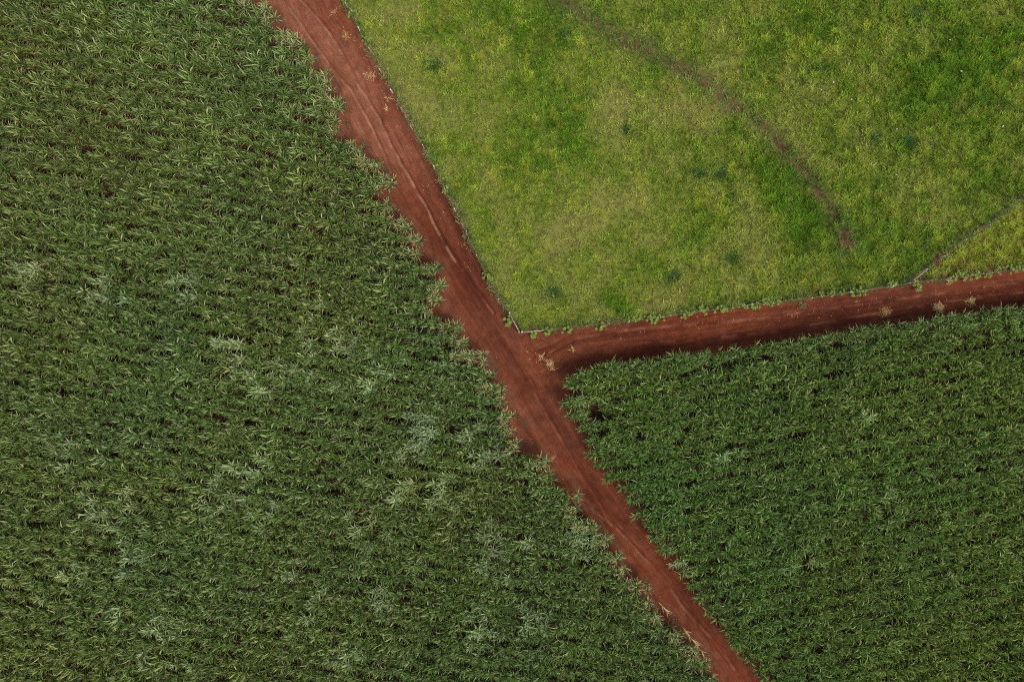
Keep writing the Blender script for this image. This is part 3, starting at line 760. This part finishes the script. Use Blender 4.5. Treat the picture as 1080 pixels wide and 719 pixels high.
SP = [(550.5,350.5),(571,348.5),(594,346),(617,343.5),(640,341),(662,338.5),(684,336.5),(705,333.5),(729,329.5),(750,327),(770,325),(790,322),(811,319.5),(831,317),(852,314.5),
      (872,311.5),(893,309),(914,306),(935,303),(953,300),(975,296.5),(996,294),(1017,291.5),(1038,289),(1059,286.5),(1080,284),(1102,281)]
fence("wire_fence", SP, "wire fence on wooden posts along the side road, from the pasture's corner brace", rails=((0, 1),), wr=.0045)
IP = [(957,297),(971,285.5),(990,271),(1012,255),(1036,238),(1060,220),(1084,203),(1106,187)]
fence("wire_fence", IP, "inner wire fence dividing the pasture's right corner, with one pale brace rail", rails=((0, 1),), hgt=1.2)

# ------------------------------------------------------------------ pale stones in the pasture
STN = [(545,299,.12,"pale stone alone in the grass near the pasture's lowest corner"),(1002,42,.10,"uppermost pale stone in the pasture's right part"),
       (1014,75,.12,"bright pale stone below the uppermost one"),(879,87,.12,"whitish stone right of the bare scar, left part of the upper cluster"),
       (866,95,.08,"tiny stone just left of the whitish one right of the bare scar"),(898,105,.11,"pale stone of medium size above the darkest tussock"),
       (916,107,.08,"tiny stone directly above the darkest tussock"),(946,136,.09,"tiny stone between the two dark neighbouring tussocks and slightly above"),
       (975,141,.09,"greyish stone right of the two dark neighbouring tussocks"),(1058,133,.12,"pale stone nearest the pasture's right side"),
       (945,184,.12,"pinkish stone in the grass below the darkest tussock"),(758,140,.14,"dark purplish stone left of the bare scar")]
for (px, py, rad, lb) in STN:
    rad = rad * .75
    r = np.random.default_rng(px); mb = MB(); nl, nr = 7, 10; P = []
    ph = r.random(4) * 6.28
    for i in range(nl + 1):
        th = math.pi * i / nl
        for j in range(nr):
            a = 2 * math.pi * j / nr
            q = rad * (1 + .22 * math.sin(2 * a + ph[0]) * math.sin(th) + .15 * math.sin(3 * a + ph[1] + th * 2) + .06 * r.random())
            P.append((q * math.sin(th) * math.cos(a) * 1.2, q * math.sin(th) * math.sin(a), q * math.cos(th) * .65))
    F_ = [(i * nr + j, (i + 1) * nr + j, (i + 1) * nr + (j + 1) % nr, i * nr + (j + 1) % nr) for i in range(nl) for j in range(nr)]
    col = (0.10, 0.07, 0.10) if "purplish" in lb else ((0.62, 0.42, 0.36) if "pinkish" in lb else (0.62, 0.56, 0.50))
    mb.add(P, F_, col); o = mb.build("stone", M_STONE)
    wx, wy = W(px, py, .1); o.location = (wx, wy, float(terrain(np.array([wx]), np.array([wy]))[0]) + .10)
    tag(o, lb, "stone")

# ------------------------------------------------------------------ light, sky, camera
SUN_EL = math.radians(52); sd = np.array([0.72, -0.69]); az = math.atan2(sd[0], sd[1])     # towards the sun; az clockwise from +Y
wd = bpy.data.worlds.new("World"); sc.world = wd; wd.use_nodes = True; nt = wd.node_tree
sky = nt.nodes.new("ShaderNodeTexSky"); sky.sky_type = 'NISHITA'; sky.sun_disc = False
sky.sun_elevation = SUN_EL; sky.sun_rotation = az; sky.air_density = 1.0; sky.dust_density = 4.0; sky.ozone_density = 0.6
hs = nt.nodes.new("ShaderNodeHueSaturation"); hs.inputs["Saturation"].default_value = 0.45      # thin high cloud
nt.links.new(sky.outputs[0], hs.inputs["Color"]); nt.links.new(hs.outputs[0], nt.nodes["Background"].inputs[0]); nt.nodes["Background"].inputs[1].default_value = 0.112
L = bpy.data.lights.new("sun", 'SUN'); L.energy = 1.5; L.angle = math.radians(24); L.color = (1.0, 0.93, 0.82)
lo = bpy.data.objects.new("sun", L); COL.objects.link(lo)
u = sd / np.linalg.norm(sd)
from mathutils import Vector
lo.rotation_euler = Vector((u[0] * math.cos(SUN_EL), u[1] * math.cos(SUN_EL), math.sin(SUN_EL))).to_track_quat('Z', 'Y').to_euler()
lo.location = (20, -30, 60)
cam = bpy.data.cameras.new("camera"); cam.sensor_width = 36; cam.lens = 36 * H / 108.0; cam.clip_end = 8000
co = bpy.data.objects.new("camera", cam); COL.objects.link(co); co.location = (0, 0, H); sc.camera = co
sc.view_settings.view_transform = 'Standard'; sc.view_settings.look = 'None'; sc.view_settings.gamma = 1; sc.view_settings.exposure = 0.60
sc.cycles.use_denoising = False; sc.cycles.filter_width = 1.1
